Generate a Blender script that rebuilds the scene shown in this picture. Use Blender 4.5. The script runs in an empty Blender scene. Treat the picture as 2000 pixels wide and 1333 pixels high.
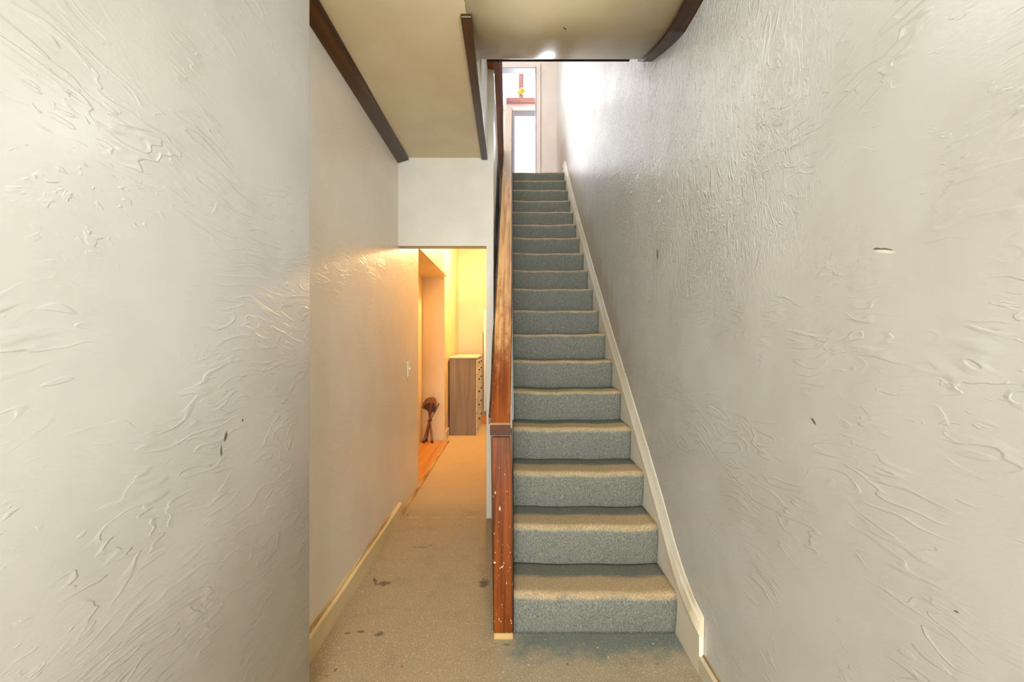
import bpy, bmesh, math, random
from mathutils import Vector, Matrix
random.seed(7)
S = bpy.context.scene
COL = S.collection

# ------------------------------------------------------------------ camera, world, daylight, exposure
F, H = 860.0, 1.37                      # focal length in pixels of a 2000 px wide frame, eye height
cd = bpy.data.cameras.new('camera'); cam = bpy.data.objects.new('camera', cd); COL.objects.link(cam)
cam.location = (0, 0, H); cam.rotation_euler = (math.pi/2, 0, 0)
cd.sensor_width = 36; cd.lens = F/2000*36; cd.clip_start = .02
S.camera = cam
S.cycles.max_bounces = 8
S.view_settings.view_transform = 'Standard'; S.view_settings.look = 'None'
S.view_settings.gamma = 1; S.view_settings.use_curve_mapping = False
S.view_settings.exposure = 1.13
w = bpy.data.worlds.new('world'); S.world = w; w.use_nodes = True
w.node_tree.nodes['Background'].inputs[0].default_value = (.90, .95, 1, 1)
w.node_tree.nodes['Background'].inputs[1].default_value = 1.2

def area(name, loc, rot, sx, sy, power, col):
    l = bpy.data.lights.new(name, 'AREA'); l.shape = 'RECTANGLE'; l.size = sx; l.size_y = sy
    l.energy = power; l.color = col
    o = bpy.data.objects.new(name, l); COL.objects.link(o); o.location = loc; o.rotation_euler = rot
    return o
# added fill light behind the camera, outside an unseen glazed opening
area('fill_behind_camera', (0, -5.25, 1.50), (math.radians(90), 0, 0), 2.8, 2.5, 300, (.96, .98, 1))
# daylight through the glazed door at the head of the stairs
area('daylight_upper_door', (.0, 9.35, 5.55), (math.radians(-90), 0, 0), 1.5, 2.7, 130, (.90, .94, 1))
# fill light added at an unseen opening left of the upper landing
area('fill_upper_left', (-2.45, 5.3, 5.3), (0, math.radians(-90), 0), 1.9, 1.5, 40, (.92, .95, 1))
def bulb(name, loc, power, col, r):
    l = bpy.data.lights.new(name, 'POINT'); l.energy = power; l.color = col; l.shadow_soft_size = r
    o = bpy.data.objects.new(name, l); COL.objects.link(o); o.location = loc
# added unseen fill lights: behind the camera, just above the view, over the landing
area('fill_lobby', (0, -1.6, 2.77), (0, 0, 0), .6, .6, 24, (.97, .98, 1))
bulb('fill_entry', (0, 1.35, 2.52), 4.6, (.88, .94, 1), .16)
bulb('fill_landing', (-.60, 4.6, 6.30), 42, (.97, .96, 1), .12)
# warm bulb on the ceiling of the back hallway
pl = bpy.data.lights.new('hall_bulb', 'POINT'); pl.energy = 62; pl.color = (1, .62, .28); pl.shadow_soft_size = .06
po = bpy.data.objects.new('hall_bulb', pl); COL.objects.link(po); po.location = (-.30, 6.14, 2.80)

# ------------------------------------------------------------------ material helpers
def srgb(r, g, b):
    f = lambda c: (c/255/12.92) if c/255 <= .04045 else ((c/255+.055)/1.055)**2.4
    return (f(r), f(g), f(b), 1)

class NT:
    def __init__(s, name):
        s.m = bpy.data.materials.new(name); s.m.use_nodes = True; s.t = s.m.node_tree
        s.p = s.t.nodes['Principled BSDF']
        s.tc = s.t.nodes.new('ShaderNodeTexCoord'); s.obj = s.tc.outputs['Object']
    def n(s, kind, **kw):
        nd = s.t.nodes.new('ShaderNode'+kind)
        for k, v in kw.items(): setattr(nd, k, v)
        return nd
    def put(s, sock, v):
        if isinstance(v, bpy.types.NodeSocket): s.t.links.new(v, sock)
        else: sock.default_value = v
    def math(s, op, a, b=0.0, c=0.0, clamp=False):
        nd = s.n('Math', operation=op); nd.use_clamp = clamp
        s.put(nd.inputs[0], a); s.put(nd.inputs[1], b); s.put(nd.inputs[2], c)
        return nd.outputs[0]
    def mapping(s, vec, loc=(0,0,0), rot=(0,0,0), scale=(1,1,1)):
        nd = s.n('Mapping'); s.put(nd.inputs[0], vec)
        nd.inputs[1].default_value = loc; nd.inputs[2].default_value = rot; nd.inputs[3].default_value = scale
        return nd.outputs[0]
    def noise(s, vec, scale, detail=2, rough=.5, dist=0.0, color=False):
        nd = s.n('TexNoise'); s.put(nd.inputs['Vector'], vec)
        nd.inputs['Scale'].default_value = scale; nd.inputs['Detail'].default_value = detail
        nd.inputs['Roughness'].default_value = rough; nd.inputs['Distortion'].default_value = dist
        return nd.outputs['Color' if color else 'Fac']
    def rng(s, v, a, b, c=0.0, d=1.0, smooth=True):
        nd = s.n('MapRange'); nd.interpolation_type = 'SMOOTHSTEP' if smooth else 'LINEAR'; nd.clamp = True
        s.put(nd.inputs[0], v)
        for i, x in enumerate((a, b, c, d)): nd.inputs[1+i].default_value = x
        return nd.outputs[0]
    def mix(s, fac, a, b, mode='MIX'):
        nd = s.n('Mix'); nd.data_type = 'RGBA'; nd.blend_type = mode
        s.put(nd.inputs[0], fac); s.put(nd.inputs[6], a); s.put(nd.inputs[7], b)
        return nd.outputs[2]
    def vadd(s, a, b):
        nd = s.n('VectorMath', operation='ADD'); s.put(nd.inputs[0], a); s.put(nd.inputs[1], b); return nd.outputs[0]
    def vscale(s, a, k):
        nd = s.n('VectorMath', operation='SCALE'); s.put(nd.inputs[0], a); nd.inputs['Scale'].default_value = k; return nd.outputs[0]
    def warp(s, vec, scale, amt, detail=2):
        return s.vadd(vec, s.vscale(s.noise(vec, scale, detail, color=True), amt))
    def ridge(s, vec, scale, width, detail=1, dist=0.0):
        n = s.noise(vec, scale, detail, .5, dist)
        d = s.math('ABSOLUTE', s.math('SUBTRACT', n, .5))
        return s.rng(d, 0, width, 1, 0)
    def bump(s, h, strength=.5, dist=.01):
        nd = s.n('Bump'); nd.inputs['Strength'].default_value = strength; nd.inputs['Distance'].default_value = dist
        s.put(nd.inputs['Height'], h); s.t.links.new(nd.outputs[0], s.p.inputs['Normal'])
    def spots(s, vec, lst, wob=.35, nscale=60):
        """marks: (centre xyz, half sizes xyz, rotation about x/z)"""
        out = None; nz = s.math('MULTIPLY', s.math('SUBTRACT', s.noise(vec, nscale, 3), .5), wob*4)
        for c, r, rot in lst:
            # move mark to origin, rotate, scale to unit
            nd = s.n('VectorMath', operation='SUBTRACT'); s.put(nd.inputs[0], vec); nd.inputs[1].default_value = c
            rt = s.mapping(nd.outputs[0], rot=rot)
            sc = s.n('VectorMath', operation='DIVIDE'); s.put(sc.inputs[0], rt); sc.inputs[1].default_value = r
            ln = s.n('VectorMath', operation='LENGTH'); s.put(ln.inputs[0], sc.outputs[0])
            v = s.rng(s.math('ADD', ln.outputs['Value'], nz), .55, 1.1, 1, 0)
            out = v if out is None else s.math('MAXIMUM', out, v)
        return out
    def base(s, c): s.put(s.p.inputs['Base Color'], c)
    def rough(s, v): s.put(s.p.inputs['Roughness'], v)

def plaster(name, col, col2, rough=.32, amt=1.0, stains=(), stain_col=srgb(60, 52, 40), curly=None, pales=()):
    """trowelled plaster under glossy enamel: short one-sided ridges in changing directions, smooth patches between"""
    t = NT(name); o = t.obj
    wc = t.noise(o, 1.5, 2, color=True)
    w1 = t.vadd(o, t.vscale(wc, .30))
    mk = t.n('SeparateXYZ'); t.put(mk.inputs[0], t.noise(t.mapping(o, loc=(5, 9, 3)), 3.1, 3, .6, color=True))
    def strokes(loc, ang, sc, steps, mask, lo, hi):
        v = t.mapping(w1, loc=loc, rot=(math.radians(ang), 0, 0), scale=(1, 1.0, 4.2))
        n = t.noise(v, sc, 2, .45, .25)
        f = t.math('FRACT', t.math('MULTIPLY', n, steps))
        saw = t.math('MULTIPLY', t.rng(f, 0, .07), t.rng(f, .08, .38, 1, 0))
        return t.math('MULTIPLY', saw, t.rng(mask, lo, hi))
    r1 = strokes((0, 0, 0), 52, 3.9, 6, mk.outputs[0], .47, .60)
    r2 = strokes((3, 1, 2), -48, 4.3, 5, mk.outputs[1], .48, .61)
    dabs = t.rng(t.noise(t.mapping(w1, rot=(.9, 0, 0), scale=(1, 1, 3.0)), 24, 2, .55, .5), .60, .68)
    dabs = t.math('MULTIPLY', dabs, t.rng(mk.outputs[2], .50, .62))
    h = t.math('ADD', t.math('MULTIPLY', t.math('ADD', r1, r2), .21), t.math('MULTIPLY', dabs, .15))
    h = t.math('ADD', h, t.math('MULTIPLY', t.noise(o, 2.6, 1), 1.1))
    h = t.math('ADD', h, t.math('MULTIPLY', t.noise(t.mapping(o, scale=(1, 1, 2.2)), 60, 2), .07))
    if curly:                       # densely combed patch: (y0, y1, z0, z1)
        sx = t.n('SeparateXYZ'); t.put(sx.inputs[0], o)
        y0, y1, z0, z1 = curly
        cm = t.math('MULTIPLY', t.rng(sx.outputs[1], y0, y0+.7), t.rng(sx.outputs[2], z0, z0+.8))
        cm = t.math('MULTIPLY', cm, t.rng(mk.outputs[2], .34, .52, .35, 1))
        k = t.noise(t.mapping(w1, rot=(.35, 0, 0), scale=(1, 2.4, 1.0)), 15, 2, .55, 1.2)
        k = t.math('FRACT', t.math('MULTIPLY', k, 4)); k = t.math('MULTIPLY', t.rng(k, 0, .14), t.rng(k, .14, .8, 1, 0))
        h = t.math('ADD', h, t.math('MULTIPLY', t.math('MULTIPLY', k, cm), 1.1))
    t.bump(h, .55*amt, .010)
    c_ = t.mix(t.rng(mk.outputs[1], .35, .65), col, col2)
    if curly:
        d = t.math('SUBTRACT', t.math('SUBTRACT', sx.outputs[2], t.math('MULTIPLY', sx.outputs[1], .83)), -1.42)
        d = t.math('ADD', d, t.math('MULTIPLY', t.math('SUBTRACT', t.noise(t.mapping(o, scale=(1, 2, .8)), 4, 3, .6), .5), .9))
        dm = t.math('MULTIPLY', t.rng(d, .05, .55, .55, 0), t.rng(sx.outputs[1], 2.0, 3.6))
        c_ = t.mix(dm, c_, srgb(178, 152, 116))
    if stains: c_ = t.mix(t.math('MULTIPLY', t.spots(o, stains), .85), c_, stain_col)
    if pales: c_ = t.mix(t.spots(o, pales, .1), c_, srgb(238, 234, 222))
    t.base(c_)
    t.rough(rough)
    return t.m

def flat_paint(name, col, col2=None, rough=.45, bump=.15, nscale=30, marks=(), mark_col=srgb(70, 50, 30)):
    t = NT(name)
    c = t.mix(t.rng(t.noise(t.obj, 2.2, 4), .38, .62), col, col2 or col)
    if marks: c = t.mix(t.spots(t.obj, marks), c, mark_col)
    t.base(c); t.rough(rough)
    t.bump(t.noise(t.obj, nscale, 3), bump, .004)
    return t.m

def wood(name, dark, mid, axis='z', rot=(0,0,0), rough=.35, pale=None, chips=None, gs=1.0, bump=.25, upper=None):
    t = NT(name)
    sc = {'x': (1.6, 45, 45), 'y': (45, 1.6, 45), 'z': (45, 45, 1.6)}[axis]
    v = t.mapping(t.mapping(t.obj, rot=rot), scale=tuple(k*gs for k in sc))
    g = t.noise(t.vadd(v, t.vscale(t.noise(v, .3, 2, color=True), 1.0)), 1.0, 4, .6)
    c = t.mix(t.rng(g, .32, .66), dark, mid)
    if pale:                        # rubbed-through varnish: (colour, y0, y1)
        sx = t.n('SeparateXYZ'); t.put(sx.inputs[0], t.obj)
        pm = t.math('ADD', sx.outputs[1], t.math('MULTIPLY', t.math('SUBTRACT', t.noise(t.mapping(t.obj, scale=(9, 3, 3)), 2.0, 4, .65), .5), 1.9))
        m = t.rng(pm, pale[1], pale[2])
        pc = t.mix(t.rng(g, .35, .62), pale[3], pale[0])
        c = t.mix(m, c, pc)
    if upper:                       # (colour, y0, y1): far length greyed, its glare painted into the colour
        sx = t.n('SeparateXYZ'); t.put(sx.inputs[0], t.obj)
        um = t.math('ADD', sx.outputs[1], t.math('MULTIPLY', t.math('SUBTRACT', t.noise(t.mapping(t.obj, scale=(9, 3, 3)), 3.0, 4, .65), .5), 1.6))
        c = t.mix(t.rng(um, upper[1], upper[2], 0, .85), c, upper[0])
    if chips:                       # paint/varnish chips: (threshold, colour, z fade top)
        sx = t.n('SeparateXYZ'); t.put(sx.inputs[0], t.obj)
        cm = t.rng(t.noise(t.mapping(t.obj, scale=(1.4, 1, .7)), 42, 3, .6), chips[0], chips[0]+.03)
        cm = t.math('MULTIPLY', cm, t.rng(sx.outputs[2], chips[2], chips[2]-.45))
        c = t.mix(cm, c, chips[1])
    t.base(c); t.rough(rough); t.bump(g, bump, .002)
    return t.m

def plain(name, col, rough=.5, metal=0.0):
    t = NT(name)
    t.base(t.mix(t.noise(t.obj, 40, 2), col, tuple(min(1, c*1.12) for c in col[:3])+(1,)))
    t.rough(rough); t.p.inputs['Metallic'].default_value = metal
    return t.m

def carpet(name, kind):
    t = NT(name); o = t.obj
    st = (1, 1, .45) if kind == 'stair' else (1, 1, 1)
    n1 = t.noise(t.mapping(o, scale=st), 240, 2, .7)
    n2 = t.noise(t.mapping(o, loc=(4, 4, 4), scale=st), 120 if kind == 'stair' else 75, 3, .75)
    n3 = t.noise(o, 7, 3)
    if kind == 'stair':
        dk, md, lt = srgb(92, 94, 88), srgb(126, 128, 117), srgb(164, 161, 144)
        wd, wm, wl = srgb(156, 134, 100), srgb(194, 170, 132), srgb(222, 202, 166)
    else:
        dk, md, lt = srgb(138, 124, 100), srgb(188, 172, 142), srgb(224, 210, 182)
        wd, wm, wl = srgb(96, 104, 100), srgb(138, 144, 134), srgb(184, 184, 168)
    def blend(a, b, c):
        x = t.mix(t.rng(n1, .36, .56), a, b)
        return t.mix(t.rng(n2, .56, .74), x, c)
    c0, c1 = blend(dk, md, lt), blend(wd, wm, wl)
    if kind == 'stair':
        at = t.n('Attribute'); at.attribute_name = 'wear'
        wv = t.math('ADD', at.outputs['Fac'], t.math('MULTIPLY', t.math('SUBTRACT', t.noise(o, 14, 4, .6), .5), .5))
        wv = t.rng(wv, .30, .85)
        c = t.mix(wv, c0, c1)
    else:
        # bluish unworn strip in front of the lowest riser, fading into the brown walked area
        sx = t.n('SeparateXYZ'); t.put(sx.inputs[0], o)
        nz = t.math('MULTIPLY', t.math('SUBTRACT', t.noise(o, 9, 4, .6), .5), .30)
        a = t.rng(t.math('ADD', sx.outputs[1], nz), 1.84, 1.99)
        b = t.rng(t.math('ADD', sx.outputs[0], nz), -.06, .10)
        c = t.mix(t.math('MULTIPLY', a, b), c0, c1)
        c = t.mix(t.math('MULTIPLY', t.rng(n3, .52, .72), .14), c, srgb(120, 100, 84))
        P = lambda px, py: ((px-1000)*(F*H/(py-667))/F, F*H/(py-667), 0)
        dirt = [((P(752,1141)), (.040, .028, 1), (0,0,0)), ((P(733,1137)), (.012, .045, 1), (0,0,-.5)),
                ((P(741,1240)), (.026, .018, 1), (0,0,0)), ((P(704,1235)), (.024, .010, 1), (0,0,.1)),
                ((P(679,1238)), (.016, .007, 1), (0,0,0)), ((P(655,1310)), (.008, .012, 1), (0,0,0)),
                ((P(736,1087)), (.014, .012, 1), (0,0,0)), ((P(945,1140)), (.03, .05, 1), (0,0,0)),
                ((P(1108,1298)), (.008, .006, 1), (0,0,0)), ((P(795,1007)), (.018, .012, 1), (0,0,0))]
        c = t.mix(t.math('MULTIPLY', t.spots(o, dirt, .45, 45), .62), c, srgb(70, 58, 46))
        orange = [((P(638,1322)), (.010, .008, 1), (0,0,0)), ((P(785,1303)), (.008, .008, 1), (0,0,0)), ((P(1284,1298)), (.008, .007, 1), (0,0,0))]
        c = t.mix(t.math('MULTIPLY', t.spots(o, orange, .3), .8), c, srgb(176, 104, 44))
        green = [((P(822,1070)), (.058, .010, 1), (0,0,0)), ((P(841,1066)), (.016, .012, 1), (0,0,0)),
                 ((P(990,1260)), (.024, .009, 1), (0,0,0))]
        c = t.mix(t.math('MULTIPLY', t.spots(o, green, .3), .75), c, srgb(70, 140, 104))
        specks = [((P(x,y)), (.004, .004, 1), (0,0,0)) for x, y in ((708,1157),(662,1267),(1276,1259),(1188,1285),(982,1314),(1167,1266),(783,1057),(1032,1300))]
        c = t.mix(t.spots(o, specks, .1), c, srgb(232, 226, 208))
        # frayed pale seam across the hall at the doorway
        sy = t.math('ABSOLUTE', t.math('SUBTRACT', t.math('ADD', sx.outputs[1], t.math('MULTIPLY', t.noise(o, 6, 2), .03)), 3.415+.017))
        seam = t.math('MULTIPLY', t.rng(sy, .003, .009, 1, 0), t.rng(t.noise(o, 14, 3), .38, .52))
        c = t.mix(seam, c, srgb(206, 184, 140))
        c = t.mix(t.rng(sx.outputs[1], 3.41, 3.9, 0, .3), c, srgb(232, 208, 164))  # carpet past the doorway tinted paler, hall lamp light put into its colour
    t.base(c); t.rough(.95); t.p.inputs['Specular IOR Level'].default_value = .1
    t.bump(t.math('ADD', n1, n2), .5, .006)
    return t.m

CREAM, CREAM2 = srgb(216, 211, 197), srgb(211, 205, 190)
XR = .785
def RW(px, py): Y = XR*F/(px-1000); return (XR, Y, H-(py-667)/F*Y)
XL = -.735
def LW(px, py): Y = -XL*F/(1000-px); return (XL, Y, H-(py-667)/F*Y)
M = {}
M['wall_right'] = plaster('right wall enamel plaster', srgb(206,204,198), srgb(199,196,188), .35, .95, curly=(1.0, 9, 1.35, 9),
    stains=[(RW(1284,497), (1,.016,.030), (0,0,0)), (RW(1588,823), (1,.004,.014), (.9,0,0)), (RW(1868,1196), (1,.006,.002), (.15,0,0)),
            (RW(1722,488), (1,.032,.0034), (-.26,0,0)), (RW(1240,1004), (1,.01,.006), (0,0,0))],
    pales=[(RW(1728,492), (1,.03,.004), (-.26,0,0))])
M['wall_left'] = plaster('left wall enamel plaster', srgb(203,202,197), srgb(196,195,189), .36, .85,
    stains=[(LW(441,853), (1,.006,.014), (.2,0,0)), (LW(432,884), (1,.005,.018), (.0,0,0)), (LW(474,822), (1,.004,.004), (0,0,0))],
    stain_col=srgb(70,66,56))
M['wall_hall'] = plaster('hall wall enamel plaster', srgb(232,226,212), srgb(228,220,204), .28, .5)
M['wall_back'] = flat_paint('cream wall paint', srgb(212,207,194), srgb(204,198,182), .42, .2)
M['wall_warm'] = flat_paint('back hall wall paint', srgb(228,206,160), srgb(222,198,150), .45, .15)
M['wall_end'] = flat_paint('darkened end wall paint', srgb(196,184,160), srgb(188,176,150), .5, .15)  # same paint as the back hall, darkened to hold down the bulb's light
M['wall_upper'] = flat_paint('upper landing wall paint', srgb(218,202,190), srgb(212,195,184), .5, .1)
M['white'] = flat_paint('white gloss paint', srgb(232,230,226), srgb(226,224,220), .35, .05)
M['ceiling'] = flat_paint('aged tan ceiling paint', srgb(214,200,164), srgb(206,190,152), .28, .10, 14,
    marks=[((.30, 1.62, 2.785), (.008,.008,.2), (0,0,0)), ((.24, 2.0, 2.79), (.004,.02,.3), (0,0,.6)), ((-.196,1.72,2.785),(.0015,.3,.2),(0,0,0))])
M['skirt'] = flat_paint('cream skirting paint', srgb(242,234,214), srgb(234,223,200), .35, .12)
M['mould'] = flat_paint('worn white moulding paint', srgb(226,218,198), srgb(212,200,172), .3, .2, 60,
    marks=[((.772, .772*F/(px-1000), H-(py-667)/F*(.772*F/(px-1000))), (.03, .006, .006), (0,0,0)) for px, py in ((1283,938),(1279,978),(1316,1064),(1307,1080),(1217,726),(1222,800),(1337,1110))])
M['base'] = flat_paint('yellowed baseboard paint', srgb(222,206,162), srgb(208,190,146), .38, .15)
M['raw'] = flat_paint('exposed raw wood edge', srgb(196,164,104), srgb(150,112,62), .7, .5, 60)
M['raw2'] = flat_paint('flaked baseboard top edge', srgb(224,204,156), srgb(172,130,74), .5, .4, 60)
M['darkwood'] = wood('dark stained oak trim', srgb(40,22,10), srgb(74,44,20), 'y', rough=.3)
M['beam'] = wood('red brown stained beam', srgb(122,82,76), srgb(166,122,116), 'y', rough=.3)
M['beamend'] = wood('orange brown beam end', srgb(90,44,16), srgb(160,84,30), 'x', rough=.35)
SL = math.atan(.83)
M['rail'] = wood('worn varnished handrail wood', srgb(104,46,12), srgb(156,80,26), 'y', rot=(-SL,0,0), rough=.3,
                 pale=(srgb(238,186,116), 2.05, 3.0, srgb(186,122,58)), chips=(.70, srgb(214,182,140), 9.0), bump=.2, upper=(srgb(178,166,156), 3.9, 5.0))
M['post'] = wood('reddish brown post wood', srgb(76,34,6), srgb(134,66,12), 'z', rough=.42, chips=(.655, srgb(224,202,164), .95), bump=.2)
M['post'].node_tree.nodes['Principled BSDF'].inputs['Specular IOR Level'].default_value = .25
M['postdark'] = wood('dark varnished wood edge', srgb(44,28,14), srgb(86,58,30), 'z', rough=.35)
M['postcap'] = wood('dark brown rail end', srgb(56,28,14), srgb(82,44,22), 'x', rough=.75)
M['stair'] = carpet('grey blue loop carpet', 'stair')
M['floor'] = carpet('brown grey loop carpet', 'floor')
M['lam'] = wood('orange laminate floor', srgb(176,118,56), srgb(206,148,80), 'y', rough=.4, gs=.5)
M['greyboard'] = wood('weathered grey brown wood panel', srgb(122,108,86), srgb(142,127,103), 'z', rough=.6, gs=.7)
M['cream_furn'] = plain('cream painted furniture', srgb(226,216,184), .45)
M['knob'] = plain('dark bronze knob', srgb(58,40,24), .35, .6)
M['stoolwood'] = wood('brown stool leg wood', srgb(96,56,22), srgb(150,96,44), 'z', rough=.45)
M['leather'] = plain('dark brown leather', srgb(74,34,20), .5)
M['leather2'] = plain('tan brown leather', srgb(140,88,40), .5)
M['switch'] = plain('ivory plastic', srgb(236,228,206), .35)
M['orange'] = plain('orange brown wood block', srgb(196,112,44), .5)
M['pink'] = wood('faded reddish wood plank', srgb(150,106,104), srgb(176,132,128), 'z', rough=.5)
M['redledge'] = plain('faded red ledge paint', srgb(166,112,106), .5)
M['yellow'] = plain('yellow petals', srgb(240,196,50), .6)
M['petal'] = plain('white petals', srgb(238,236,226), .6)
M['amber'] = plain('orange flower centre', srgb(206,120,30), .6)
M['green'] = plain('green stems', srgb(96,130,80), .6)
M['shade_grey'] = plain('door frame shade grey', srgb(140,138,150), .45)  # shade on the door stile and jamb painted in as grey
M['dark'] = plain('dark joint', srgb(46,36,28), .8)
g = NT('window glass'); tr = g.n('BsdfTransparent'); gl = g.n('BsdfGlossy'); gl.inputs['Roughness'].default_value = .03
mx = g.n('MixShader'); mx.inputs[0].default_value = .08
g.t.links.new(tr.outputs[0], mx.inputs[1]); g.t.links.new(gl.outputs[0], mx.inputs[2])
g.t.links.new(mx.outputs[0], g.t.nodes['Material Output'].inputs[0]); M['glass'] = g.m

# ------------------------------------------------------------------ mesh helpers
def link(name, bm, mat, parent=None, smooth=False, bevel=0.0, seg=2):
    bmesh.ops.recalc_face_normals(bm, faces=bm.faces)
    me = bpy.data.meshes.new(name); bm.to_mesh(me); bm.free()
    if smooth:
        for p in me.polygons: p.use_smooth = True
    o = bpy.data.objects.new(name, me); COL.objects.link(o)
    for m in (mat if isinstance(mat, (list, tuple)) else [mat]): me.materials.append(m)
    if parent:
        o.parent = parent; o.matrix_parent_inverse = parent.matrix_basis.inverted()
    if bevel:
        b = o.modifiers.new('bevel', 'BEVEL'); b.width = bevel; b.segments = seg; b.limit_method = 'ANGLE'
    return o
def box(bm, x0, x1, y0, y1, z0, z1):
    v = [bm.verts.new((x, y, z)) for x in (x0, x1) for y in (y0, y1) for z in (z0, z1)]
    for f in ((0,1,3,2),(4,6,7,5),(0,4,5,1),(2,3,7,6),(0,2,6,4),(1,5,7,3)): bm.faces.new([v[i] for i in f])
    return v
def B(*bx):
    bm = bmesh.new()
    for b in bx: box(bm, *b)
    return bm
def prism_x(bm, pts, x0, x1, n=1, fn=None):
    """polygon in (y,z) swept along x; fn(x, i, y, z) may shift points"""
    rows = []
    for k in range(n+1):
        x = x0+(x1-x0)*k/n
        rows.append([bm.verts.new((x,)+(fn(x, i, y, z) if fn else (y, z))) for i, (y, z) in enumerate(pts)])
    m = len(pts)
    for a, b in zip(rows, rows[1:]):
        for i in range(m): bm.faces.new((a[i], a[(i+1) % m], b[(i+1) % m], b[i]))
    bm.faces.new(rows[0]); bm.faces.new(rows[-1][::-1])
    return rows
def loft(bm, sections, cap=True):
    rows = [[bm.verts.new(p) for p in s] for s in sections]; m = len(rows[0])
    for a, b in zip(rows, rows[1:]):
        for i in range(m): bm.faces.new((a[i], a[(i+1) % m], b[(i+1) % m], b[i]))
    if cap: bm.faces.new(rows[0]); bm.faces.new(rows[-1][::-1])
def tube(bm, path, radii, n=10):
    path = [Vector(p) for p in path]; secs = []
    for i, p in enumerate(path):
        d = (path[min(i+1, len(path)-1)]-path[max(i-1, 0)]).normalized()
        a = d.orthogonal().normalized() if abs(d.z) > .9 else d.cross(Vector((0,0,1))).normalized()
        b = d.cross(a); r = radii[i] if isinstance(radii, (list, tuple)) else radii
        secs.append([p+(a*math.cos(2*math.pi*k/n)+b*math.sin(2*math.pi*k/n))*r for k in range(n)])
    loft(bm, secs)
def struct(name, bm, mat, **kw):
    o = link(name, bm, mat, **kw); o['kind'] = 'structure'; return o
def thing(name, label, cat, loc):
    o = bpy.data.objects.new(name, None); COL.objects.link(o); o.location = loc; o.empty_display_size = .1
    o['label'] = label; o['category'] = cat; return o
def tag(o, label, cat): o['label'] = label; o['category'] = cat; return o

# ------------------------------------------------------------------ setting: ground floor
YE = 7.55                                   # end wall of the back hallway
YD = 3.40                                   # front face of the doorway wall
struct('floor', B((-1.0, XR+.1, -2.2, YE+.1, -.1, 0)), M['floor'])
struct('floor_alcove', B((-1.35, -.885, 4.10, 6.15, -.098, .004)), M['lam'])
struct('wall_right', B((XR, XR+.12, -2.2, 9.2, -.05, 7.0)), M['wall_right'])
# left foreground wall with a soft rounded end
bm = bmesh.new(); R_ = .022; YL = 1.615
pts = [(XL, -2.2), (XL, YL-R_)] + [(XL-R_+R_*math.cos(a), YL-R_+R_*math.sin(a)) for a in [math.pi/2*k/6 for k in range(1, 7)]] + [(-1.0, YL), (-1.0, -2.2)]
loft(bm, [[(x, y, z) for x, y in pts] for z in (-.05, 2.9)])
for f in bm.faces: f.smooth = len(f.verts) == 4
struct('wall_left', bm, M['wall_left'])
# left hall wall, with the alcove opening cut through it
XH = -.88
struct('wall_hall_left', B((-1.0, XH, YL-.01, 4.14, -.05, 3.0)), M['wall_hall'])
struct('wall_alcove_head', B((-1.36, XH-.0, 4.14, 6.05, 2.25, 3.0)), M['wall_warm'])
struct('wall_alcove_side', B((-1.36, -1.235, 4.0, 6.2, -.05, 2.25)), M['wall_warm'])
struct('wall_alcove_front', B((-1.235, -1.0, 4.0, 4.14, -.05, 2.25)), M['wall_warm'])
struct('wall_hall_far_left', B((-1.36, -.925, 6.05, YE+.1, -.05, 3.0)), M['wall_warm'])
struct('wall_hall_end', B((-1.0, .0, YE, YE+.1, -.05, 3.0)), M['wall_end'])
# doorway wall: header + narrow column on the right that runs up to the beam
struct('wall_doorway', B((XH, -.197, YD, YD+.11, 2.105, 2.82), (-.197, -.143, YD, YD+.11, 0, 3.47)), M['wall_back'])
# wall along the left of the stairs (hall side), slightly out of true
bm = bmesh.new()
loft(bm, [[(-.20, YD+.11, z), (-.143, YD+.11, z), (-.185, 7.0, z), (-.215, 7.0, z)] for z in (0, 3.47)])
struct('wall_stair_left', bm, M['white'])
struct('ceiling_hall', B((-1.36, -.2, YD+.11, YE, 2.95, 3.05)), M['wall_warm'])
# ceiling over the entry, flat then sweeping up to the stairwell
prof = [(-2.2, 2.785), (1.9, 2.785), (2.0, 2.790), (2.114, 2.822), (2.293, 2.885), (2.48, 2.960), (2.60, 3.035), (2.69, 3.12), (2.74, 3.22), (2.75, 3.60), (-2.2, 3.60)]
bm = bmesh.new(); prism_x(bm, prof, -.195, XR)
for f in bm.faces: f.smooth = len(f.verts) == 4
struct('ceiling', bm, M['ceiling'])
struct('ceiling_entry_left', B((-1.0, -.195, -2.2, YD, 2.785, 3.60)), M['ceiling'])
struct('wall_stairwell_left', B((-.195, -.188, 2.70, YD, 2.79, 3.60)), M['white'])
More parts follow.
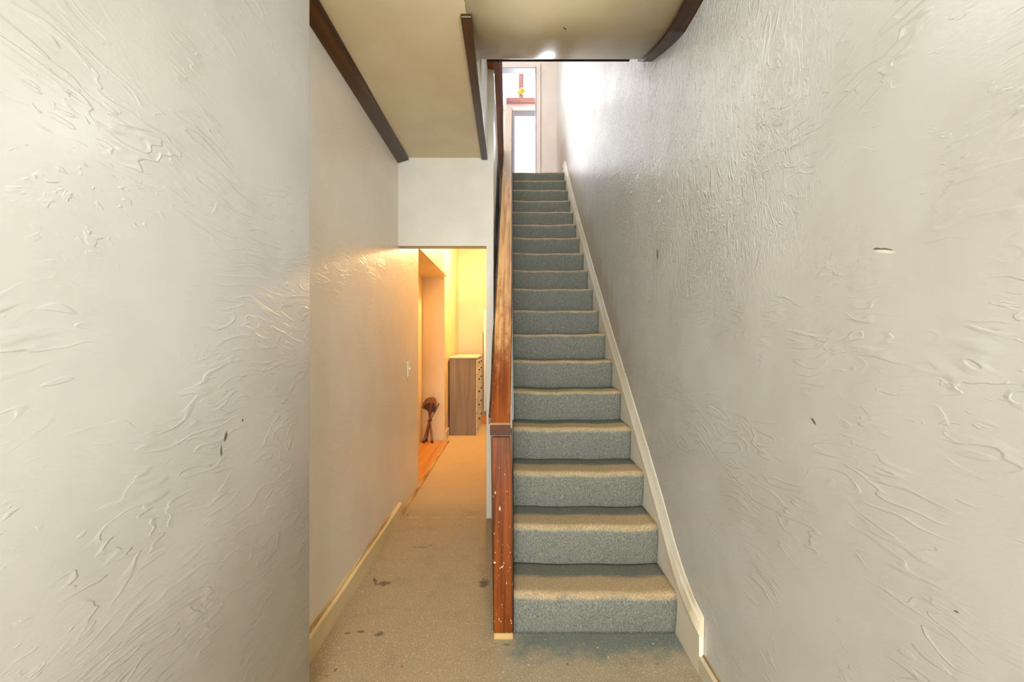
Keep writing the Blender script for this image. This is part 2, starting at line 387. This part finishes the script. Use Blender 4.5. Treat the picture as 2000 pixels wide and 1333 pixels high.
# unseen lobby, made deep and wide for the fill light, with an added glazed door
YB = -5.0
struct('floor_lobby', B((-1.9, 1.9, YB-.1, -2.2, -.1, 0)), M['floor'])
struct('ceiling_lobby', B((-1.9, 1.9, YB-.1, -2.2, 2.785, 2.9)), M['ceiling'])
struct('wall_lobby_left', B((-1.9, -1.8, YB, -2.2, 0, 2.8), (-1.8, -1.0, -2.3, -2.2, 0, 2.8)), M['wall_back'])
struct('wall_lobby_right', B((1.8, 1.9, YB, -2.2, 0, 2.8), (XR+.12, 1.8, -2.3, -2.2, 0, 2.8)), M['wall_back'])
struct('wall_back', B((-1.8, -1.45, YB-.1, YB, 0, 2.8), (1.45, 1.8, YB-.1, YB, 0, 2.8), (-1.45, 1.45, YB-.1, YB, 2.7, 2.8), (-1.45, 1.45, YB-.1, YB, 0, .2)), M['wall_back'])
o = struct('door_1', B((-1.45, -1.39, YB-.08, YB-.02, .2, 2.7), (1.39, 1.45, YB-.08, YB-.02, .2, 2.7), (-.5, -.42, YB-.08, YB-.02, .2, 2.7), (.42, .5, YB-.08, YB-.02, .2, 2.7), (-1.39, 1.39, YB-.08, YB-.02, 2.64, 2.7), (-1.39, 1.39, YB-.08, YB-.02, .2, .28)), M['white'])
link('pane', B((-1.39, 1.39, YB-.052, YB-.048, .28, 2.64)), M['glass'], o)

# dark trims on the ceiling
bm = bmesh.new()
loft(bm, [[(XH, y, 2.742), (-.80+(.004 if y > 3 else -.006), y, 2.768), (-.798, y, 2.785), (XH, y, 2.785)] for y in (YL-.01, 2.2, 2.8, 3.40)])
struct('trim_1', bm, M['darkwood'], bevel=.003)
bm = bmesh.new()
loft(bm, [[(x0, y, 2.768), (x0+.047, y, 2.768), (x0+.047, y, 2.785), (x0, y, 2.785)] for y, x0 in ((1.90, -.222), (2.6, -.229), (3.398, -.236))])
struct('trim_2', bm, M['darkwood'], bevel=.003)
bm = bmesh.new()
cp = prof[:7]; cp = [(0.3, 2.785), (1.0, 2.785), (1.6, 2.785)] + cp[1:]
loft(bm, [[(.712+(.0 if y < 2 else (y-2)*.05), y, z), (.712+(0 if y < 2 else (y-2)*.05), y, z-.014), (XR, y, z-.016), (XR, y, z)] for y, z in cp])
struct('trim_3', bm, M['darkwood'])
struct('trim_13', B((-.155, .72, 2.69, 2.71, 3.0905, 3.16)), M['dark'])
# beam on the edge of the upper floor
bm = bmesh.new()
loft(bm, [[(xl, y, 3.47), (xr, y, 3.47), (xr, y, 3.60), (xl, y, 3.60)] for y, xl, xr in ((YD-.10, -.139, -.074), (4.0, -.146, -.080), (4.72, -.156, -.090), (5.6, -.168, -.104), (6.9, -.190, -.135))])
struct('trim_4', bm, M['beam'], bevel=.004)
struct('trim_5', B((-.205, -.139, YD-.10, YD+.03, 3.47, 3.60)), M['beamend'], bevel=.004)

# left hall baseboard with exposed dirty top edge
bm = bmesh.new()
ys = [YL+.0+ (3.44-YL)*k/24 for k in range(25)]
loft(bm, [[(XH, y, 0), (-.858, y, 0), (-.858+.001*math.sin(y*9), y, .098), (-.866, y, .104), (XH, y, .112)] for y in ys])
o = struct('baseboard_left', bm, M['base'])
bm = bmesh.new()
loft(bm, [[(XH, y, .112), (-.870, y, .106), (-.872, y, .114+.003*math.sin(y*23)), (XH, y, .122+.004*math.sin(y*17))] for y in ys[:22]])
link('raw_edge', bm, M['raw2'], o)
struct('baseboard_hall', B((-.925, -.905, 6.06, 6.38, 0, .12)), M['base'], bevel=.004)
# chipped strip between alcove floor and hall carpet
bm = bmesh.new(); ys = [3.46+(6.02-3.46)*k/60 for k in range(61)]; secs = []
for y in ys:
    a = random.uniform(-.004, .004); h_ = .012+random.uniform(-.004, .003)
    secs.append([(-.885, y, 0), (-.855+a, y, 0), (-.858+a, y, h_), (-.885, y, h_+.002)])
loft(bm, secs); struct('trim_6', bm, M['raw'])
# right baseboard in front of the stair skirting
o = struct('baseboard_right', B((.764, XR, -2.2, 1.80, 0, .080)), M['mould'], bevel=.004)
link('raw_edge', B((.779, XR, -2.2, 1.80, .080, .086)), M['raw'], o)
# door casing on the end wall of the hallway
struct('trim_7', B((-.485, -.44, YE-.03, YE, .17, 1.9)), M['white'], bevel=.004)
struct('trim_8', B((-.497, -.487, YE-.012, YE, .20, 1.52)), M['dark'])

# ------------------------------------------------------------------ setting: upper floor
struct('floor_upper', B((-2.3, -.20, YD+.11, 7.73, 3.06, 3.60), (-2.3, -.20, 1.3, YD+.11, 3.60, 3.62)), M['wall_back'])
struct('floor_landing', B((-.18, XR, 6.72, 9.2, 3.60, 3.855)), M['stair'])
struct('ceiling_upper', B((-2.4, XR+.1, 1.3, 9.3, 6.95, 7.05)), M['white'])
struct('wall_upper_front', B((-2.3, XR, 1.3, 1.4, 3.60, 6.95)), M['white'])
struct('wall_upper_left', B((-2.4, -2.3, 1.3, 4.5, 3.6, 7), (-2.4, -2.3, 6.1, 7.73, 3.6, 7), (-2.4, -2.3, 4.5, 6.1, 3.6, 4.4), (-2.4, -2.3, 4.5, 6.1, 6.3, 7)), M['white'])
YW = 7.73; XJ = .425
struct('wall_upper_end', B((XJ, XR, YW, YW+.12, 3.6, 6.95), (-2.3, -.62, YW, YW+.12, 3.0, 6.95), (-.62, XJ, YW, YW+.12, 6.165, 6.95)), M['wall_upper'])
struct('trim_9', B((XJ-.012, XJ+.075, YW-.022, YW, 3.855, 6.24), (-.70, XJ-.013, YW-.022, YW, 6.165, 6.24)), M['wall_upper'], bevel=.006)
struct('trim_10', B((XJ-.012, XJ, YW-.022, YW+.14, 3.855, 6.165), (-.62, XJ, YW-.022, YW+.14, 6.15, 6.165)), M['shade_grey'])
YF = 8.90
struct('wall_far', B((-2.3, -.55, YF, YF+.1, 3.6, 7), (.62, XR, YF, YF+.1, 3.6, 7), (-.55, .62, YF, YF+.1, 6.86, 7)), M['white'])
struct('wall_far_left', B((-2.3, -2.2, YW+.12, YF, 3.6, 7)), M['white'])
# glazed door, and the glazed light above it
o = struct('door_2', B((-.05, .008, YF-.03, YF+.03, 3.855, 6.02), (.55, .62, YF-.03, YF+.03, 3.855, 6.02), (.008, .55, YF-.03, YF+.03, 3.855, 4.05)), M['white'], bevel=.004)
link('glazing_bead', B((.008, .055, YF-.012, YF+.012, 4.05, 5.91), (.008, .55, YF-.012, YF+.012, 5.91, 6.02)), M['shade_grey'], o)
link('pane', B((.055, .55, YF-.003, YF+.003, 4.05, 5.91)), M['glass'], o)
struct('trim_11', B((-.55, .62, YF-.04, YF+.05, 6.02, 6.14), (-.55, -.05, YF-.02, YF+.05, 3.855, 6.02)), M['white'], bevel=.004)
o = struct('window_1', B((-.55, -.50, YF-.02, YF+.03, 6.14, 6.86), (.57, .62, YF-.02, YF+.03, 6.14, 6.86), (-.5, .57, YF-.02, YF+.03, 6.80, 6.86)), M['white'])
link('pane', B((-.5, .57, YF+.006, YF+.010, 6.14, 6.80)), M['glass'], o)
struct('trim_12', B((-.12, .60, YF-.16, YF-.02, 6.145, 6.205)), M['redledge'], bevel=.006)

# ------------------------------------------------------------------ staircase
SY = [2.04, 2.30, 2.555, 2.825, 3.09, 3.355, 3.62, 3.885, 4.165, 4.44, 4.70, 4.99, 5.255, 5.50, 5.765, 6.01, 6.24, 6.46]
SZ = [.200, .405, .610, .815, 1.020, 1.222, 1.428, 1.643, 1.866, 2.088, 2.315, 2.545, 2.768, 2.990, 3.215, 3.440, 3.655, 3.855]
stair = thing('staircase', 'straight flight of steep stairs in worn grey blue carpet beside the glossy right wall', 'staircase', (.38, 2.04, 0))
XS1 = .765; XW = XR-.0015
for k in range(18):
    y0, z1 = SY[k], SZ[k]; zb = SZ[k-1] if k else 0.0
    y1 = SY[k+1]+.02 if k < 17 else 6.74
    rr = .024 if k > 3 else .032
    pts = []; wear = []
    lowk = max(0.0, 1-k/7)
    nr = 9
    for i in range(nr+1):                  # riser, leaning out a little to the nose
        f = i/nr; pts.append((y0+.022*(1-f)**1.5, zb+(z1-rr-zb)*f)); wear.append(max(0, (f-.86)/.14)*.35)
    for i in range(1, 6):                  # rounded nose
        a = math.pi/2*i/5; pts.append((y0+rr-rr*math.cos(a), z1-rr+rr*math.sin(a))); wear.append(.45+.55*i/5)
    nt_ = 14
    for i in range(1, nt_+1):              # tread
        f = i/nt_; pts.append((y0+rr+(y1-y0-rr)*f, z1)); wear.append(max(0, min(1, 1.15-(f/(.62))**2.5)))
    n_top = len(pts)
    pts += [(y1, z1-.16), (y0+.06, zb-.10 if k else 0.0)]; wear += [0, 0]
    ph = random.uniform(0, 6); am = random.uniform(.003, .008)
    dr = random.uniform(-.004, .004)
    def fn(x, i, y, z, ph=ph, am=am, z1=z1, zb=zb, n_top=n_top, dr=dr):
        if i >= n_top: return (y, z)
        f = min(1, max(0, (z-zb)/(z1-zb)))
        s = math.sin(x/.765*math.pi)
        dz = -am*s*f + .0025*math.sin(x*17+ph)*f + dr*(x/.765-.5)*f
        dy = .010*s*(f*(1-f))*2 + .003*math.sin(x*11+ph*2)*f
        return (y-dy, z+dz)
    bm = bmesh.new(); lay = bm.verts.layers.float.new('wear')
    n = 24; rows = prism_x(bm, pts, .008, XS1, n, fn)
    for r in rows:
        for i, v in enumerate(r): v[lay] = wear[i]
    for f in bm.faces: f.smooth = len(f.verts) == 4
    link('step', bm, M['stair'], stair)
# skirting board on the wall side with its moulding (a part: stringer > moulding)
line = [(1.80, .178), (1.90, .195), (2.0, .232), (2.09, .285)]
for y, z in zip(SY, SZ):
    if y > 2.2: line.append((y-.012, z+.052))
line.append((6.60, 3.975)); line.append((6.75, 3.99))
bm = bmesh.new()
loft(bm, [[(XS1, y, max(0, z-.33) if y < 6.4 else z-.3), (XS1, y, z), (XW, y, z), (XW, y, max(0, z-.33) if y < 6.4 else z-.3)] for y, z in line])
strg = link('stringer', bm, M['skirt'], stair); strg['label'] = 'cream painted stringer board along the wall'
bm = bmesh.new()
loft(bm, [[(XS1, y, z-.014), (XS1-.006, y, z-.005), (XS1-.007, y, z+.006), (XS1-.001, y, z+.015), (XS1+.002, y, z+.040), (XS1+.006, y, z+.050), (XS1+.008, y, z+.060*g), (XS1+.011, y, z+.078*g), (XR-.004, y, z+.094*g), (XW, y, z+.102*g), (XW, y, z-.014)] for y, z in [(1.796, .178)]+line[1:] for g in [min(1, .62+(y-1.8)*1.2)]])
for f in bm.faces: f.smooth = len(f.verts) == 4
link('moulding', bm, M['mould'], strg)

# ------------------------------------------------------------------ balustrade: newel post, half wall, sloping handrail
bal = thing('stair_railing', 'boxed in stair railing with square brown newel post and flat sloping wooden handrail', 'railing', (-.05, 2.06, 0))
YP = 2.02
bm = bmesh.new()
loft(bm, [[(x0, YP, z), (x1, YP, z), (x1, YP+.09, z), (x0, YP+.09, z)] for z, x0, x1 in ((.028, -.082, .004), (.5, -.087, .001), (.93, -.092, -.008))])
link('newel_post', bm, M['post'], bal, bevel=.005)
bm = bmesh.new()
loft(bm, [[(x0, YP+.014, z), (x1, YP+.014, z), (x1, YP+.10, z), (x0, YP+.10, z)] for z, x0, x1 in ((.028, -.0865, .0065), (.5, -.093, .0045), (.95, -.099, .000))])
link('post_core', bm, M['postdark'], bal, bevel=.003)
bm = bmesh.new(); 
loft(bm, [[(-.083+.001*math.sin(k*3), YP-.001, z), (.0045, YP-.001, z), (.0045, YP+.09, z), (-.083, YP+.09, z)] for k, z in enumerate((0.0, .012, .028))])
o = link('post_foot', bm, M['raw'], bal, bevel=.002); o['label'] = 'bare worn wood at the foot of the post'
slope = .83; RY0, RY1, RZ0 = 1.985, 6.86, 1.000
rz = lambda y: RZ0+slope*(y-RY0)
# solid half wall under the rail
bm = bmesh.new(); loft(bm, [[(-.085, 2.12, 0), (-.002, 2.12, 0), (-.002, 2.12, rz(2.12)-.05), (-.085, 2.12, rz(2.12)-.05)], [(-.085, 3.0, 0), (.006, 3.0, 0), (.006, 3.0, rz(3.0)-.05), (-.085, 3.0, rz(3.0)-.05)], [(-.085, 6.84, 2.8), (.0062, 6.84, 2.8), (.0062, 6.84, rz(6.84)-.05), (-.085, 6.84, rz(6.84)-.05)]])
link('half_wall', bm, M['wall_back'], bal)
# under strip, wider than the cap on the hall side
bm = bmesh.new(); n = 40; secs = []
for k in range(n+1):
    y = RY0+.05+(6.80-RY0-.05)*k/n; wv = .0022*math.sin(k*1.3)+.0012*math.sin(k*3.1)
    xl = -.109 + wv if y < 4.9 else -.100
    xm = -.007+.013*min(1, (y-2.035)/.9)
    secs.append([(xl, y, rz(y)-.055), (xm, y, rz(y)-.055), (xm, y, rz(y)-.026), (xl, y, rz(y)-.026)])
loft(bm, secs); link('rail_moulding', bm, M['postdark'], bal)
bm = bmesh.new(); secs = []
for k in range(n+1):
    y = RY0+(RY1-RY0)*k/n; e = .0012*math.sin(k*.9)+.0008*math.sin(k*2.3)
    xl, xr = -.0985+e, (-.007 if y < 2.3 else -.004)+.0006*math.sin(k*1.7)
    z = rz(y)
    secs.append([(xl, y, z-.028), (xr, y, z-.028), (xr, y, z-.004), (xr-.004, y, z), (xl+.004, y, z), (xl, y, z-.004)])
# square the lower end so its face is vertical
s0 = [(x, RY0, z) for x, _, z in secs[0]]
s0[0] = (secs[0][0][0], RY0, rz(RY0)-.052); s0[1] = (secs[0][1][0], RY0, rz(RY0)-.052)
secs[0] = s0
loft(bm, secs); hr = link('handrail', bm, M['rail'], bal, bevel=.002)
link('rail_end', B((-.099, -.006, RY0-.004, RY0+.05, rz(RY0)-.054, rz(RY0)-.006)), M['postcap'], hr, bevel=.003)
bm = bmesh.new(); box(bm, -.0995, -.0065, RY0-.006, RY0+.002, rz(RY0)-.007, rz(RY0)-.001)
o = link('chipped_edge', bm, M['raw'], hr); o['label'] = 'pale chipped front edge'

# ------------------------------------------------------------------ light switch on the left hall wall
sw = thing('light_switch', 'ivory light switch plate on the left hall wall just before the alcove', 'light switch', (XH, 3.74, 1.13))
link('switch_plate', B((XH, XH+.007, 3.70, 3.78, 1.07, 1.20)), M['switch'], sw, bevel=.002)
link('toggle', B((XH+.007, XH+.018, 3.735, 3.745, 1.125, 1.145)), M['switch'], sw, bevel=.002)

# ------------------------------------------------------------------ chest of drawers seen from its side
dr = thing('chest_of_drawers', 'tall chest of drawers with grey wood side and cream top at the hallway end', 'dresser', (-.70, 6.86, 0))
link('side_panel', B((-.895, -.52, 6.37, 6.392, 0, 1.12)), M['greyboard'], dr, bevel=.002)
link('side_panel', B((-.895, -.52, 7.32, 7.342, 0, 1.12)), M['greyboard'], dr, bevel=.002)
link('carcass', B((-.895, -.525, 6.392, 7.32, .05, 1.12)), M['cream_furn'], dr)
link('gap_shadow', B((-.912, -.895, 6.375, 7.33, .12, 1.09)), M['stoolwood'], dr)  # brown board standing in for the shadow in the gap beside the chest
link('top', B((-.905, -.495, 6.355, 7.36, 1.12, 1.145)), M['cream_furn'], dr, bevel=.004)
link('plinth', B((-.525, -.508, 6.392, 7.32, 0, .09)), M['cream_furn'], dr)
zs = [(1.10, 1.00), (.99, .89), (.88, .72), (.71, .52), (.51, .32), (.31, .10)]
for z1, z0 in zs:
    d = link('drawer', B((-.525, -.507, 6.392, 7.32, z0, z1)), M['cream_furn'], dr, bevel=.003)
    for yy in (6.62, 7.08):
        bm = bmesh.new(); zc = (z0+z1)/2
        tube(bm, [(-.507, yy, zc), (-.500, yy, zc), (-.494, yy, zc), (-.486, yy, zc), (-.482, yy, zc)], [.007, .006, .013, .014, .006], 10)
        link('knob', bm, M['knob'], d, smooth=True)

# wooden block by the casing
tag(link('wood_block', B((-.49, -.40, 7.25, 7.36, 0, .125)), M['orange'], bevel=.004),
    'small orange brown wooden block on the floor at the far end of the hallway', 'wood block')

# ------------------------------------------------------------------ folded tripod stool leaning in the alcove
def AP(px, py, y): return Vector(((px-1000)*y/F, y, H-(py-667)*y/F))
st = thing('tripod_stool', 'folded wooden tripod stool with brown leather seat leaning in the alcove corner', 'stool', AP(836, 866, 5.92))
kn = AP(839.5, 822, 5.96)
legs = [(AP(827.5, 866.5, 5.90), AP(849.5, 781, 6.00)), (AP(844, 866, 5.90), AP(836, 790, 6.005)), (AP(833, 862.5, 5.99), AP(857.5, 789, 5.985))]
for i, (a, b) in enumerate(legs):
    a = Vector((a.x, a.y, .006)); bm = bmesh.new(); k2 = kn+Vector((.006*(i-1), .008*(i-1), 0))
    mid = a.lerp(k2, .5)
    tube(bm, [a, a.lerp(k2, .06), mid, k2, k2.lerp(b, .5), b], [.010, .012, .0125, .011, .011, .010], 10)
    l = link('leg', bm, M['stoolwood'], st, smooth=True)
    bm = bmesh.new(); tube(bm, [a+Vector((0,0,-.002)), a+Vector((0,0,.010)), a.lerp(k2, .12)], [.017, .018, .014], 10)
    link('foot_cap', bm, M['leather'], l, smooth=True)
bm = bmesh.new()                      # strap round the crossing
ring = [kn+Vector((.026*math.cos(a), .024*math.sin(a), -.004+.006*math.sin(a+1))) for a in [2*math.pi*k/16 for k in range(17)]]
tube(bm, ring, .007, 8); link('strap', bm, M['leather'], st, smooth=True)
# seat: a sagging leather triangle folded over the leg tops
def sheet(pts, thick, mat, name):
    bm = bmesh.new(); fr = [bm.verts.new(p) for p in pts]; bk = [bm.verts.new(p+Vector((0, thick, 0))) for p in pts]
    m = len(pts); bm.faces.new(fr); bm.faces.new(bk[::-1])
    for i in range(m): bm.faces.new((fr[i], fr[(i+1) % m], bk[(i+1) % m], bk[i]))
    return link(name, bm, mat, st, bevel=.004)
out = [(824,799),(826,789),(831,781),(837,777.5),(846,776.8),(850,779),(852.5,786),(852,800),(849,805),(842,808),(836,804),(827,799.5)]
sheet([AP(x, y, 5.975) for x, y in out], .022, M['leather2'], 'seat')
inn = [(826.5,798),(830,791),(836,788.5),(847,788.5),(851,796),(850.5,803),(844,807.5),(836,804.5)]
sheet([AP(x, y, 5.962) for x, y in inn], .012, M['leather'], 'seat_pocket')
bm = bmesh.new(); tube(bm, [AP(842.8, 788.5, 5.950), AP(841, 799, 5.948), AP(838.8, 812, 5.952)], [.008, .009, .007], 8)
link('carry_strap', bm, M['stoolwood'], st, smooth=True)

# ------------------------------------------------------------------ things above the upper door
yl = YF-.09
fp = link('wooden_plank', B((.135, .235, YF-.045, YF-.022, 6.205, 6.755)), M['pink'], bevel=.004)
tag(fp, 'narrow reddish wooden plank standing upright above the glazed upper door', 'plank')
vase = thing('flower_vase', 'small glass vase of yellow and white flowers on the red ledge above the upper door', 'vase of flowers', (.19, yl, 6.205))
bm = bmesh.new(); tube(bm, [(.19, yl, 6.206), (.19, yl, 6.215), (.19, yl, 6.26), (.19, yl, 6.285), (.19, yl, 6.30)], [.028, .034, .036, .022, .028], 16)
link('vase', bm, M['glass'], vase, smooth=True)
for i in range(9):
    a = i*2.4; r = .02+.05*((i*37) % 10)/10; top = Vector((.19+r*math.cos(a), yl+.6*r*math.sin(a), 6.33+.09*((i*53) % 10)/10))
    bm = bmesh.new(); tube(bm, [(.19, yl, 6.215), (.19+.3*(top.x-.19), yl, 6.29), top], .0035, 6)
    s = link('stem', bm, M['green'], vase)
    bm = bmesh.new(); petal = 9
    for p in range(petal):
        t = 2*math.pi*p/petal; c = top+Vector((.020*math.cos(t), -.006, .020*math.sin(t)))
        bmesh.ops.create_uvsphere(bm, u_segments=8, v_segments=5, radius=1, matrix=Matrix.Translation(c) @ Matrix.Rotation(-t, 4, 'Y') @ Matrix.Diagonal((.017, .006, .008, 1)))
    link('bloom', bm, M['yellow'] if i % 3 else M['petal'], s, smooth=True)
    bm = bmesh.new(); bmesh.ops.create_uvsphere(bm, u_segments=8, v_segments=6, radius=.009, matrix=Matrix.Translation(top+Vector((0, -.010, 0))))
    link('bloom_centre', bm, M['amber'], s, smooth=True)
